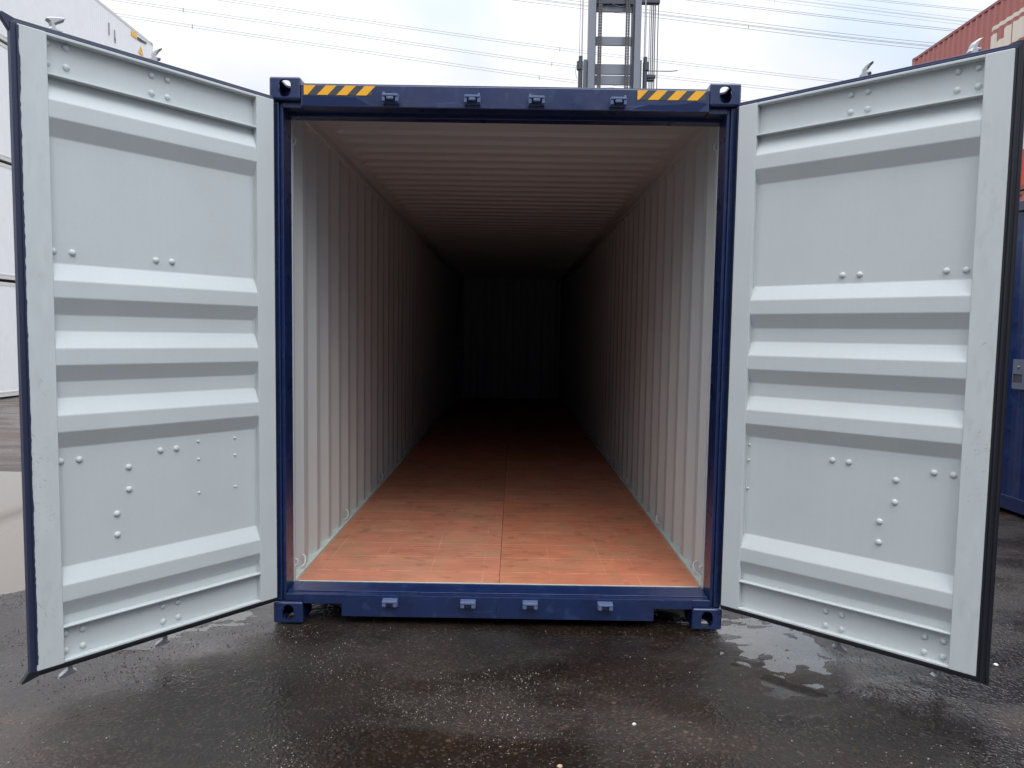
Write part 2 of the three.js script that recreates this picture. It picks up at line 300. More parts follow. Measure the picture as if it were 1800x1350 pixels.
// cam keepers on header and sill
{
  const keeper = (up) => {
    const g = [bx(-0.042, 0.042, -0.022, 0.022, 0, 0.006, 0.002)];
    if (up) g.push(bx(-0.040, 0.040, 0.004, 0.016, 0.006, 0.044, 0.003), bx(-0.041, -0.026, -0.021, 0.004, 0.006, 0.040, 0.003), bx(0.026, 0.041, -0.021, 0.004, 0.006, 0.040, 0.003), bx(-0.018, 0.018, -0.012, 0.0035, 0.030, 0.044, 0.004), bx(-0.040, -0.028, 0.0165, 0.029, 0.008, 0.030, 0.003));
    else g.push(bx(-0.040, 0.040, 0.006, 0.018, 0.006, 0.040, 0.003), bx(-0.040, -0.019, -0.016, 0.0055, 0.006, 0.038, 0.004), bx(0.019, 0.040, -0.016, 0.0055, 0.006, 0.038, 0.004));
    return merged(g);
  };
  const kt = keeper(true), kb = keeper(false);
  [-0.588, -0.168, 0.163, 0.582].forEach((x, i) => { const m = place('cam_keeper', kt, M.keeper, box); m.position.set(x, 2.787, -0.001); if (i % 2) m.scale.x = -1; });
  [-0.582, -0.160, 0.176, 0.581].forEach((x) => { const m = place('cam_keeper', kb, M.keeper, box); m.position.set(x, 0.128, -0.001); });
}
// hazard tapes
for (const [x0, lead] of [[-1.040, 0], [0.682, 1]]) {
  const t = place('hazard_tape', bx(x0, x0 + 0.353, 2.804, 2.8525, -0.0018, -0.0008, 0), M.tapeDark, box); t.userData.label = 'black and yellow striped warning tape';
  const y0 = 2.8045, y1 = 2.852, sl = 0.046, w = 0.055;
  for (let k = 0; k < 4; k++) {
    const a = x0 + (lead ? -0.050 : -0.030) + k * 0.1005 + (lead ? 0.004 : -0.002);
    let pts = [[a, y0], [a + w, y0], [a + w + sl, y1], [a + sl, y1]];
    if (k === 0) pts = lead ? [[x0 + 0.001, y0], [x0 + 0.009, y0], [x0 + 0.055, y1], [x0 + 0.001, y1]] : [[x0 + 0.001, y0], [x0 + 0.020, y0], [x0 + 0.062, y1], [x0 + 0.001, y1]];
    const g = extrude(pts, 0.0006); g.translate(0, 0, -0.0006); place('stripe', g, M.yellow, t);
  }
}
// touched-up paint on the header
for (const pts of [[[-1.05, 2.752], [-0.70, 2.756], [-0.775, 2.795], [-1.045, 2.800]], [[0.66, 2.757], [1.0, 2.752], [1.05, 2.79], [0.98, 2.798], [0.93, 2.786], [0.80, 2.778], [0.75, 2.782]]]) {
  const g = extrude(pts, 0.0006); g.translate(0, 0, -0.0018); place('touch_up_paint', g, M.navyFresh, box);
}
// side walls (inner paint and outer skin), 278 mm folds, 36 mm deep
const fold = [0.072, 0.068, 0.070, 0.068, 0.036];
for (const s of [-1, 1]) {
  const prof = trapezoid(0.19, LEN - 0.12, 0.27, fold).map(([a, d]) => [a, d]);
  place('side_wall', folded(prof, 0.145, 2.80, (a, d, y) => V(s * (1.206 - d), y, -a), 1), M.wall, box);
  place('outer_skin', folded(prof, 0.145, 2.80, (a, d, y) => V(s * (1.2085 - d), y, -a), 1), M.navy, box);
  const X = (a, b) => s < 0 ? [-b, -a] : [a, b];
  place('wall_edge_strip', bx(...X(1.158, 1.168), 0.166, 2.80, -0.215, -0.181, 0.003), M.paint, box);
  place('bottom_rail', bx(...X(1.150, 1.2125), 0.10, 0.184, -LEN + 0.13, -0.2085, 0.004), M.sealant, box);
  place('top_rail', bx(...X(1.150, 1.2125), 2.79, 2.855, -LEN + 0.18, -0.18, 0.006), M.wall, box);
  for (const z of [-0.34, -1.42, -2.8, -4.2, -5.6]) {   // lashing rings
    const c = [V(s * 1.172, 0.20, z), V(s * 1.157, 0.207, z - 0.006), V(s * 1.150, 0.230, z - 0.020), V(s * 1.156, 0.254, z - 0.032), V(s * 1.172, 0.260, z - 0.036)];
    place('lashing_ring', tube(c, 0.0055, 8, 16), M.paint, box);
  }
  for (const y of [0.25, 2.60]) { const c = [V(s * 1.16, y, -0.200), V(s * 1.148, y + 0.012, -0.202), V(s * 1.144, y + 0.030, -0.203), V(s * 1.16, y + 0.044, -0.203)]; place('lashing_bar', tube(c, 0.005, 8, 12), M.paint, box); }
}
// roof: flat plate over the doors, then pressed cross folds fading out before the rails
{
  const prof = trapezoid(0.62, LEN - 0.035, 0.62, [0.085, 0.028, 0.068, 0.028, 0.020]), cols = [[-1.165, 0], [-1.08, 0], [-1.03, 1], [1.03, 1], [1.08, 0], [1.165, 0]], l = [], o = [];
  for (let i = 0; i + 1 < prof.length; i++) for (let c = 0; c + 1 < cols.length; c++) {
    const [a0, d0] = prof[i], [a1, d1] = prof[i + 1], [x0, k0] = cols[c], [x1, k1] = cols[c + 1];
    const P = (x, k, a, d, e = 0) => V(x, 2.838 + d * k + e, -a);
    l.push([P(x0, k0, a0, d0), P(x1, k1, a0, d0), P(x1, k1, a1, d1), P(x0, k0, a1, d1)]);
    o.push([P(x0, k0, a0, d0, 0.003), P(x1, k1, a0, d0, 0.003), P(x1, k1, a1, d1, 0.003), P(x0, k0, a1, d1, 0.003)]);
  }
  l.push([V(-1.165, 2.8375, -0.15), V(1.165, 2.8375, -0.15), V(1.165, 2.8375, -0.6205), V(-1.165, 2.8375, -0.6205)]);
  o.push([V(-1.165, 2.8405, -0.15), V(1.165, 2.8405, -0.15), V(1.165, 2.8405, -0.6205), V(-1.165, 2.8405, -0.6205)]);
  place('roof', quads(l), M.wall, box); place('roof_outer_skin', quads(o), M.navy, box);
}
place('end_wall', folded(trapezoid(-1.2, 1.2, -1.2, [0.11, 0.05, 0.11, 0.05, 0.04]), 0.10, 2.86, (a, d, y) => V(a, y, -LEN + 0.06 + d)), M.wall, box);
place('rear_header', bx(-1.13, 1.13, 2.70, 2.86, -LEN + 0.004, -LEN + 0.028, 0.002), M.navy, box);
place('end_wall_outer_skin', quads([[V(-1.17, 0.05, -LEN + 0.03), V(1.17, 0.05, -LEN + 0.03), V(1.17, 2.86, -LEN + 0.03), V(-1.17, 2.86, -LEN + 0.03)]]), M.navy, box);
// floor of plywood sheets
{
  const TW = 704, TH = 1408;   // 1.15 x 2.3 m
  const r = rng(909), marks = new Float32Array(TW * TH), pale = new Float32Array(TW * TH);
  for (let s = 0; s < 900; s++) { let x = r() * TW, y = r() * TH; const a = r() < 0.6 ? (r() - 0.5) * 0.25 : (r() - 0.5) * 3.1, n = 8 + r() * 120, st = (r() < 0.55 ? -1 : 1) * (0.1 + 0.5 * r() * r()); for (let k = 0; k < n; k++) { x += Math.cos(a); y += Math.sin(a); const q = mod(Math.round(y), TH) * TW + mod(Math.round(x), TW); marks[q] += st * (0.4 + 0.6 * r()); } }
  const zl = [0.198, 0.472, 0.759, 1.052, 1.32, 1.6, 1.88, 2.16], xl = [0.095, 0.41, 0.73, 1.06];
  for (const z of zl) for (let i = 0; i < TW; i++) { const y = Math.round((z + 0.004 * (fbm(i / 90, z * 7, 211, 3) - 0.5)) * TH / 2.3), b = 0.35 + 0.65 * smooth(0.3, 0.62, fbm(i / 120, z * 31, 215, 5)); for (const o of [0, 1]) pale[mod(y + o, TH) * TW + i] = 0.8 * b; }
  for (const x of xl) for (let j = 0; j < TH; j++) { const i = Math.round(x * TW / 1.15 + 2 * (fbm(j / 120, x * 9, 221, 3) - 0.5)), b = 0.12 + 0.6 * smooth(0.42, 0.7, fbm(j / 160, x * 37, 225, 5)); for (const o of [0, 1]) { const q = j * TW + Math.min(TW - 1, i + o); pale[q] = Math.max(pale[q], 0.55 * b); } }
  for (const z of zl) for (const x of [0.06, 0.25, 0.5, 0.74, 0.98, 1.1]) { const cy = Math.round(z * TH / 2.3), cx = Math.round(x * TW / 1.15); for (let y = -2; y <= 2; y++) for (let xx = -2; xx <= 2; xx++) if (x * 0 + xx * xx + y * y < 6) marks[mod(cy + y, TH) * TW + mod(cx + xx, TW)] -= 0.8; }
  const map = tex(TW, TH, (i, j) => {
    const k = j * TW + i, g1 = fbm(i / 180, j / 7, 231, 4), g2 = fbm(i / 40, j / 3, 241, 3), bl = fbm(i / 90, j / 60, 251, 5), worn = smooth(0.55, 0.75, fbm(i / 110, j / 45, 261, 5)), stain = smooth(0.62, 0.8, fbm(i / 60, j / 30, 271, 5));
    const tan = smooth(0.4, 0.65, fbm(i / 150, j / 110, 291, 5)), v = 0.88 + 0.07 * (g1 - 0.5) + 0.08 * (g2 - 0.5) + 0.16 * (bl - 0.5);
    let R = (0.885 - 0.02 * tan) * v, G = (0.572 + 0.024 * tan) * v, B = (0.450 + 0.016 * tan) * v;
    R -= 0.03 * worn; G += 0.012 * worn; B += 0.012 * worn; R -= 0.10 * stain; G -= 0.06 * stain; B -= 0.04 * stain;
    const m = marks[k] * 0.14; R += m; G += m * 0.9; B += m * 0.85; const p = pale[k] * 0.38; R += p * 0.7; G += p; B += p * 0.9;
    return [R, G, B];
  });
  const bump = tex(512, 512, (i, j) => gray(0.5 + 0.5 * (fbm(i / 60, j / 3, 281, 4) - 0.5)), { srgb: false, repeat: [1, 1] });
  const mats = [0, 1, 2].map((k) => { const t = map.clone(); t.offset.set(k * 0.37, k * 0.0); t.needsUpdate = true; return new THREE.MeshStandardMaterial({ map: t, bumpMap: bump, bumpScale: 0.0006, roughness: 0.72, color: [0xffffff, 0xfff4ea, 0xf2efec][k] }); });
  const fl = new THREE.Group(); fl.name = 'floor'; box.add(fl);
  for (const s of [-1, 1]) for (let k = 0; k < 6; k++) {
    const z0 = -0.208 - k * 1.985, z1 = Math.max(z0 - 1.983, -LEN + 0.1), x0 = s < 0 ? -1.151 : 0.0042, x1 = s < 0 ? 0.0018 : 1.151;
    const g = bx(x0, x1, 0.137, 0.1655 + 0.0006 * ((k + (s > 0 ? 1 : 0)) % 3), z1, z0, 0.0012), uv = g.attributes.uv, p = g.attributes.position;
    for (let i = 0; i < uv.count; i++) uv.setXY(i, (s < 0 ? -p.getX(i) : p.getX(i)) / 1.15, (-p.getZ(i) - 0.2 - (k ? 1.985 * k : 0)) / 2.3);
    place('plywood_sheet', g, mats[(k * 2 + (s > 0 ? 1 : 0)) % 3], fl);
  }
  place('cross_members', merged(Array.from({ length: 40 }, (_, k) => bx(-1.14, 1.14, 0.03, 0.136, -0.42 - k * 0.29, -0.375 - k * 0.29, 0.002))), M.navy, box);
}

// ------------------------------------------------------------------ doors
const bolt = (() => { const g = new THREE.LatheGeometry([[0.0001, 0.0105], [0.006, 0.0097], [0.0105, 0.0072], [0.0130, 0.0030], [0.0135, 0.0004], [0.0150, 0.0002], [0.0152, -0.001]].map(([x, y]) => new THREE.Vector2(x, y)), 14); g.rotateX(Math.PI / 2); return boxUV(g); })();
const rivet = bolt.clone().scale(0.52, 0.52, 0.6);
const camGeo = (() => {
  const g = extrude([[-1.6, -2.2], [1.2, -2.2], [1.3, 0.0], [3.3, 0.2], [3.5, 0.9], [1.3, 1.6], [0.9, 2.6], [1.9, 3.3], [4.2, 4.6], [4.7, 5.6], [2.6, 5.5], [0.0, 5.0], [-1.9, 4.5], [-2.3, 3.8], [-1.0, 3.1], [-0.6, 1.6], [-1.7, 0.9]].map(([x, y]) => [x * 0.0100, y * 0.0118]), 0.034, 0.005);
  g.translate(0, 0, -0.017); return g;
})();
const clawGeo = (() => {
  const g = extrude([[-1.0, -2.2], [1.1, -2.2], [1.2, 0.0], [1.0, 1.0], [2.1, 1.5], [2.0, 2.1], [0.7, 2.3], [0.9, 3.2], [1.7, 4.5], [2.6, 5.5], [1.3, 5.2], [0.0, 4.4], [-0.9, 3.2], [-1.2, 1.9], [-1.9, 0.9], [-1.6, 0.1]].map(([x, y]) => [x * 0.0125, y * 0.0125]), 0.034, 0.005);
  g.translate(0, 0, -0.017); return g;
})();
function stileMap(seed, dirty) {   // scuffs and grime rubbed onto the outer stile; 0.11 m wide, 2.62 m tall
  const w = 96, h = 1536, a = new Float32Array(w * h), r = rng(seed);
  const spots = dirty;
  for (const [y0, y1, n] of spots) for (let s = 0; s < n; s++) { let x = (0.15 + 0.8 * r()) * w, y = (y0 + (y1 - y0) * r()) * h; const an = 0.5 + (r() - 0.5) * 1.4, len = 3 + r() * 16, st = 0.08 + 0.3 * r() * r(); for (let k = 0; k < len; k++) { x += Math.cos(an) * 0.8; y += Math.sin(an) * 0.8; for (const [ox, oy] of [[0, 0], [1, 0], [0, 1]]) { const q = mod(Math.round(y) + oy, h) * w + Math.max(0, Math.min(w - 1, Math.round(x) + ox)); a[q] = Math.max(a[q], st * (0.4 + 0.6 * r())); } } }
  return tex(w, h, (i, j) => { const b = 0.95 + 0.05 * fbm(i / 30, j / 60, seed, 4), g = a[j * w + i], film = smooth(0.6, 0.8, fbm(i / 22, j / 40, seed + 9, 4)) * 0.02; return [b - g * 0.55 - film, b - g * 0.6 - film, b - g * 0.78 - film * 1.4]; });
}
function makeDoor(s, hx, hz, ang, w, name, label, bolts, rivets, cams, dirt) {
  const D = new THREE.Group(); D.name = 'door'; D.userData.label = label; box.add(D);
  // local frame: u from the hinge outwards (x), y up, depth towards the inside of the door (n)
  const U = V(Math.cos(ang) * s, 0, Math.sin(ang)), Nn = V(-U.z, 0, U.x); if (Nn.dot(V(-s, 0, 1)) < 0) Nn.negate();
  const O = V(s * hx, 0, hz), P = (u, y, n) => O.clone().addScaledVector(U, u).addScaledVector(V(0, 1, 0), y).addScaledVector(Nn, n);
  const basis = new THREE.Matrix4().makeBasis(U, V(0, 1, 0), Nn).setPosition(O), flip = basis.determinant() < 0;
  const fit = (g) => { g = g.clone().applyMatrix4(basis); if (flip) { const p = g.attributes; for (const k of Object.keys(p)) { const a = p[k]; for (let i = 0; i < a.count; i += 3) for (let c = 0; c < a.itemSize; c++) { const t = a.array[(i + 1) * a.itemSize + c]; a.array[(i + 1) * a.itemSize + c] = a.array[(i + 2) * a.itemSize + c]; a.array[(i + 2) * a.itemSize + c] = t; } } } return g; };
  const put = (n, g, m) => place(n, fit(clean(g)), m, D);
  const y0 = 0.150, y1 = 2.771, uo = w, ui = w - 0.102, ri = 0.100, R = -0.036;
  // stiles
  put('hinge_stile', bx(0.002, ri, y0, y1, -0.050, 0, 0.004), M.paint);
  const st = bx(ui, uo, y0, y1, -0.050, 0, 0.004), p = st.attributes.position, uv = st.attributes.uv;
  for (let i = 0; i < uv.count; i++) uv.setXY(i, (p.getX(i) - ui) / 0.11, (p.getY(i) - y0) / 2.63);
  put('lock_stile', st, new THREE.MeshStandardMaterial({ color: lin(0.605, 0.648, 0.655), map: stileMap(dirt.seed, dirt.spots), bumpMap: paintBump, bumpScale: 0.0004, roughness: 0.5 }));
  // pressed panel with five ribs
  const prof = [[2.606, R]]; for (const c of [2.474, 1.744, 1.462, 1.180, 0.452]) prof.push([c + 0.107, R], [c + 0.035, -0.003], [c - 0.035, -0.003], [c - 0.107, R]); prof.push([0.304, R]);
  const r0 = 0.0025;   // rounded fold lines
  const round = []; prof.forEach(([y, d], i) => { if (!i || i === prof.length - 1) { round.push([y, d]); return; } const a = prof[i - 1], b = prof[i + 1], q = (o) => { const L = Math.hypot(o[0] - y, o[1] - d), t = Math.min(0.4, r0 * 1.6 / L); return [y + (o[0] - y) * t, d + (o[1] - d) * t]; }; const A = q(a), B = q(b); round.push(A, [(A[0] + B[0] + 2 * y) / 4, (A[1] + B[1] + 2 * d) / 4], B); });
  put('panel', folded(round, ri - 0.004, ui + 0.004, (a, d, t) => V(t, a, d)), M.paint);
  put('panel_outer_skin', folded(prof, 0.004, uo - 0.004, (a, d, t) => V(t, a, -0.0515 + (d - R) * 0.3)), M.navy);
  // channel rails
  put('top_rail', merged([bx(ri - 0.002, ui + 0.002, 2.606, 2.771, -0.044, R, 0.001), bx(ri - 0.001, ui + 0.001, 2.758, 2.7705, R, -0.001, 0.003), bx(ri - 0.001, ui + 0.001, 2.606, 2.613, R, -0.001, 0.002)]), M.paint);
  put('bottom_rail', merged([bx(ri - 0.002, ui + 0.002, 0.151, 0.311, -0.044, R, 0.001), bx(ri - 0.001, ui + 0.001, 0.1515, 0.163, R, -0.001, 0.003), bx(ri - 0.001, ui + 0.001, 0.302, 0.3095, R, -0.001, 0.002)]), M.paint);
  put('weld_bead', merged([ri + 0.002].map((u) => tube([V(u, 0.32, R + 0.001), V(u, 1.4, R + 0.0015), V(u, 2.59, R + 0.001)], 0.0035, 6, 60))), M.sealant);
  for (const [u, y] of bolts) { const g = bolt.clone(); g.translate(u, y, R); put('bolt', g, M.paint); }
  for (const [u, y] of rivets) { const g = rivet.clone(); g.translate(u, y, R); put('rivet', g, M.paint); }
  // gaskets
  if (s < 0) {
    put('edge_gasket', merged([bx(uo + 0.0005, uo + 0.022, y0 - 0.004, y1 + 0.004, -0.046, -0.004, 0.004)]), M.rubberBlue);
    const jag = [], n = 170; for (let i = 0; i <= n; i++) { const y = y0 + 0.03 + (y1 - y0 - 0.035) * i / n, k = 0.0015 + 0.003 * Math.pow(hash2(i, 3, 7), 2) + 0.003 * fbm(i / 9, 2, 301, 3) + 0.004 * smooth(2.45, 2.55, y) * smooth(2.70, 2.62, y); jag.push([uo - k, y]); }
    const g = extrude([[uo + 0.003, y0 + 0.03], ...jag, [uo + 0.003, y1 - 0.005]].reverse(), 0.0014); put('paint_line', g, M.rubberBlue);
  } else {
    put('edge_gasket', merged([bx(uo + 0.0005, uo + 0.010, y0 - 0.002, y1 + 0.002, -0.030, -0.003, 0.003), rod(uo + 0.019, y0 - 0.018, y1 + 0.012, -0.012, 0.0115, 16), bx(uo + 0.028, uo + 0.043, y0 - 0.024, y1 + 0.02, -0.034, -0.010, 0.004)]), M.rubber);
  }
  put('top_gasket', merged([bx(-0.002, uo + 0.014, y1 + 0.0005, y1 + 0.010, -0.034, -0.006, 0.002), bx(0.0, uo + 0.018, y1 + 0.0105, y1 + 0.022, -0.05, -0.014, 0.003)]), s < 0 ? M.lipBlue : M.navyFresh);
  put('bottom_gasket', merged([bx(-0.002, uo + 0.016, y0 - 0.012, y0 - 0.0005, -0.034, -0.004, 0.002), bx(0.0, uo + 0.022, y0 - 0.024, y0 - 0.0125, -0.05, -0.010, 0.003)]), M.rubber);
  const flare = (pts, n0, m) => { const g = extrude(pts, 0.026, 0.003); g.translate(0, 0, n0); put('gasket_corner', g, m); };
  if (s < 0) {
    flare([[uo - 0.012, y1 + 0.002], [uo + 0.024, y1 - 0.030], [uo + 0.060, y1 + 0.026], [uo + 0.046, y1 + 0.034], [uo + 0.004, y1 + 0.020]], -0.036, M.rubberBlue);
    flare([[uo - 0.006, y0 - 0.022], [uo + 0.002, y0 + 0.003], [uo + 0.028, y0 + 0.008], [uo + 0.058, y0 - 0.034], [uo + 0.052, y0 - 0.038]], -0.030, M.rubber);
  } else {
    flare([[uo - 0.050, y1 + 0.006], [uo + 0.044, y1 - 0.010], [uo + 0.050, y1 + 0.030], [uo + 0.012, y1 + 0.034], [uo - 0.022, y1 + 0.026]], -0.042, M.rubber);
    flare([[uo + 0.010, y0 - 0.024], [uo + 0.044, y0 - 0.030], [uo + 0.044, y0 + 0.012], [uo + 0.012, y0 + 0.006]], -0.036, M.rubber);
  }
  put('hinge_seal', bx(-0.007, 0.0015, y0, y1, -0.040, -0.006, 0.002), M.rubber);
  // locking bars behind the door with their cams above and below
  for (const [u, tTop, tBot, mx, claw] of cams) {
    put('locking_bar', merged([rod(u, 0.13, 2.79, -0.086, 0.017, 16)]), M.zinc);
    const a = (claw ? clawGeo : camGeo).clone(); if (mx < 0) a.rotateY(Math.PI); a.rotateY(tTop); a.translate(u, 2.806, -0.086); put('locking_cam', a, M.zinc);
    const b = camGeo.clone(); b.rotateX(Math.PI); b.rotateY(tBot); b.translate(u, 0.118, -0.086); put('locking_cam', b, M.zinc);
    for (const y of [0.55, 1.45, 2.4]) put('bar_bracket', bx(u - 0.05, u + 0.05, y - 0.02, y + 0.02, -0.106, -0.053, 0.004), M.zinc);
  }
  return D;
}
const rows = (us, y) => us.map((u) => [u, y]);
makeDoor(-1, 1.1865, 0.0173, 0.8806, 1.1204, 'door', 'opened door with six small rivets and a blue painted outer edge',
  [...rows([1.010, 0.941], 2.740), ...rows([1.011, 0.941], 2.661), ...rows([0.597, 0.526], 2.728), ...rows([0.597, 0.526], 2.650), ...rows([1.008, 0.936, 0.592, 0.519], 1.900), ...rows([1.003, 0.931, 0.588, 0.513], 1.016), [0.730, 0.956], [0.730, 0.853], [0.784, 0.750], [0.784, 0.654], ...rows([1.003, 0.936, 0.591, 0.520], 0.266), ...rows([1.003, 0.936, 0.591, 0.518], 0.191)],
  [[0.407, 1.039], [0.406, 0.951], [0.406, 0.785], [0.217, 1.037], [0.216, 0.949], [0.216, 0.786]],
  [[0.972, 0.15, 0.2, -1, 0], [0.560, 0.35, 0.5, -1, 1]], { seed: 1201, spots: [[0.20, 0.30, 26], [0.30, 0.38, 10], [0.33, 0.36, 8], [0.06, 0.14, 10], [0.42, 0.46, 6]] });
makeDoor(1, 1.1984, 0.0241, 0.7216, 1.1609, 'door', 'opened door with a broad black gasket down its outer edge',
  [...rows([0.534, 0.606], 2.724), ...rows([0.534, 0.607], 2.646), ...rows([0.960, 1.034], 2.732), ...rows([0.960, 1.036], 2.655), ...rows([0.532, 0.608, 0.959, 1.033], 1.890), ...rows([0.526, 0.601, 0.956, 1.030], 1.002), [0.806, 0.946], [0.806, 0.843], [0.747, 0.742], [0.747, 0.644], ...rows([0.530, 0.604, 0.956, 1.030], 0.254), ...rows([0.530, 0.604, 0.956, 1.030], 0.184)],
  [[0.112, 1.03], [0.112, 0.95], [0.112, 0.80]],
  [[0.575, 0.2, 0.4, 1, 1], [1.002, 0.75, 0.9, 1, 1]], { seed: 1301, spots: [[0.32, 0.42, 14], [0.36, 0.40, 22], [0.27, 0.31, 5], [0.52, 0.55, 4]] });

// ------------------------------------------------------------------ other containers of the yard
const whitePaint = new THREE.MeshStandardMaterial({ color: lin(0.86, 0.865, 0.87), map: paintMap, roughness: 0.45 });
const whiteRail = new THREE.MeshStandardMaterial({ color: lin(0.66, 0.655, 0.63), map: paintMap, roughness: 0.5 });
const darkPrint = new THREE.MeshStandardMaterial({ color: lin(0.06, 0.06, 0.07), roughness: 0.6 });
function bodyParts(g, L, Wd, Ht, skin, rail, seg, opts = {}) {   // local: x 0..Wd (front side at x = 0 faces -x when flipX false), y 0..Ht, z 0..-L
  const out = opts.face ?? 1;   // +1: the seen side is at x = Wd, -1: at x = 0
  for (const sx of [0, 1]) for (const sz of [0, 1]) for (const top of [true, false]) casting(g, rail, sx * Wd, top ? Ht : 0, -sz * L, sx ? 1 : -1, sz ? -1 : 1, top);
  const d = seg[4];
  for (const sx of [0, 1]) {
    const sgn = sx ? 1 : -1, X0 = sx * Wd;
    place('side_wall', folded(trapezoid(0.18, L - 0.18, 0.2, seg), 0.16, Ht - 0.10, (a, dd, y) => V(X0 - sgn * (0.012 + d - dd), y, -a)), skin, g);
    place('bottom_rail', merged([bx(X0 - sgn * 0.07, X0 - sgn * 0.004, 0.035, 0.125, -L + 0.178, -0.178, 0.005), bx(X0 - sgn * 0.07, X0 - sgn * 0.001, 0.1255, 0.165, -L + 0.178, -0.178, 0.004)]), rail, g);
    place('top_rail', bx(X0 - sgn * 0.06, X0 - sgn * 0.006, Ht - 0.105, Ht - 0.012, -L + 0.178, -0.178, 0.006), rail, g);
    for (const sz of [0, 1]) place('corner_post', bx(X0 - sgn * 0.15, X0 - sgn * 0.003, 0.119, Ht - 0.119, -sz * (L - 0.003) - (sz ? 0 : 0.003), -sz * (L - 0.18) - (sz ? 0 : 0.177), 0.008), skin, g);
  }
  for (const sz of [0, 1]) place('end_wall', bx(0.1505, Wd - 0.1505, 0.06, Ht - 0.05, -sz * (L - 0.02) - (sz ? 0 : 0.02), -sz * (L - 0.06) - (sz ? 0 : 0.06), 0.004), skin, g);
  place('roof', bx(0.055, Wd - 0.055, Ht - 0.05, Ht - 0.022, -L + 0.07, -0.07, 0.003), skin, g);
  place('floor', bx(0.075, Wd - 0.075, 0.1, 0.15, -L + 0.07, -0.07, 0.003), rail, g);
}
// stack of four white refrigerated containers
const STX = -12.6, STY = -0.178, STZ = -21.35 + LEN;
const tiers = ['white refrigerated container at the bottom of the tall white stack', 'white refrigerated container second from the ground in the white stack', 'white refrigerated container third from the ground in the white stack', 'white refrigerated container topmost in the white stack with a yellow sticker'];
let topReefer, reefer0;
tiers.forEach((label, k) => {
  let g;
  if (!k) { g = reefer0 = thing('white_container', label, 'container', 'white containers in the stack'); bodyParts(g, LEN, 2.438, 2.896, whitePaint, whiteRail, [0.055, 0.012, 0.030, 0.012, 0.002], { face: 1 }); }
  else { g = reefer0.clone(); g.name = numbered('white_container'); scene.add(g); g.userData = { label, category: 'container', group: 'white containers in the stack' }; }
  g.position.set(STX - 2.438, STY + k * 2.925, STZ); if (k === 3) topReefer = g;
});
{
  const sticker = (px, py, w, h, mat, name) => { const q = onX(px, py, STX + 0.003).sub(topReefer.position); const m = place(name, bx(q.x - 0.004, q.x, q.y - h / 2, q.y + h / 2, q.z - w / 2, q.z + w / 2, 0), mat, topReefer); return m; };
  sticker(236, 61, 0.34, 0.16, M.yellow, 'sticker');
  for (const [px, py, w, h] of [[244, 68.5, 0.16, 0.10], [247.5, 70.5, 0.12, 0.10], [250.5, 72.5, 0.12, 0.08], [253.5, 74, 0.12, 0.07], [256.5, 75.5, 0.09, 0.07]]) sticker(px, py, w, h, darkPrint, 'lettering');
  const c = onX(248, 88, STX + 0.004).sub(topReefer.position);
  const tri = extrude([[-0.15, -0.14], [0.15, -0.14], [0, 0.14]], 0.003); tri.rotateY(Math.PI / 2); tri.translate(c.x, c.y, c.z);
  const w = place('warning_triangle', tri, M.yellow, topReefer);
  const bar = extrude([[-0.02, -0.06], [0.03, 0.0], [0.0, 0.0], [0.02, 0.075], [-0.025, 0.01], [0.005, 0.01]], 0.002); bar.rotateY(Math.PI / 2); bar.translate(c.x + 0.003, c.y - 0.02, c.z); place('warning_bolt', bar, darkPrint, w);
  for (const [px, py, n] of [[192, 48, 7], [202, 61, 6], [203, 75, 3]]) for (let k = 0; k < n; k++) { const q = onX(px, py, STX + 0.003).sub(topReefer.position); place('lettering', bx(q.x - 0.004, q.x, q.y - k * 0.055 + 0.10, q.y - k * 0.055 + 0.138, q.z - 0.035, q.z + 0.035, 0), new THREE.MeshStandardMaterial({ color: lin(0.3, 0.3, 0.34), roughness: 0.6 }), topReefer); }
}
// navy container beside the yard lane, and the red one on top of it
const bx2 = thing('navy_container', 'closed navy blue container with a grey lock plate before the red stack', 'container', null, [4.68, 0.0, 5.79]);
bodyParts(bx2, LEN, 2.438, 2.896, M.navy, M.navyFresh, fold, { face: -1 });
{
  const z0 = -2.76 - 5.79, plate = extrude([[0, 0], [0.34, 0], [0.34, 0.27], [0, 0.27]], 0.006, 0.001, [[[0.012, 0.055], [0.012, 0.135], [0.125, 0.135], [0.125, 0.055]].reverse()]);
  plate.rotateY(-Math.PI / 2); plate.translate(-0.006, 1.165, z0); const pm = new THREE.MeshStandardMaterial({ color: lin(0.16, 0.18, 0.24), roughness: 0.45, metalness: 0.2 });
  const pl = place('lock_plate', plate, pm, bx2); const b = bolt.clone(); b.rotateY(-Math.PI / 2); b.translate(-0.012, 1.365, z0 + 0.075); place('bolt', b, pm, pl);
  place('lock_box', bx(-0.0055, 0.04, 1.17, 1.43, z0 + 0.002, z0 + 0.33, 0.002), darkPrint, bx2);
}
const redSkin = new THREE.MeshStandardMaterial({ color: lin(0.40, 0.125, 0.11), map: paintMap, roughness: 0.5 });
const redRail = new THREE.MeshStandardMaterial({ color: lin(0.27, 0.075, 0.07), map: paintMap, roughness: 0.5 });
const brightSkin = new THREE.MeshStandardMaterial({ color: lin(0.62, 0.065, 0.03), map: paintMap, roughness: 0.5 });
const RX = 14.04, RZ = -21.95 + LEN, RL = LEN;
const redTiers = [['brick red container at the bottom of the red stack, behind the navy one', redSkin], ['brick red container second from the ground in the red stack', redSkin], ['bright red container with a white stripe, third from the ground in the red stack', brightSkin], ['brick red corrugated container with cream lettering, topmost of the red stack', redSkin]].map(([label, skin], k) => {
  const g = thing('red_container', label, 'container', 'red containers in the stack', [RX, k * 2.897, RZ]);
  bodyParts(g, RL, 2.438, 2.896, skin, redRail, fold, { face: -1 }); return g;
});
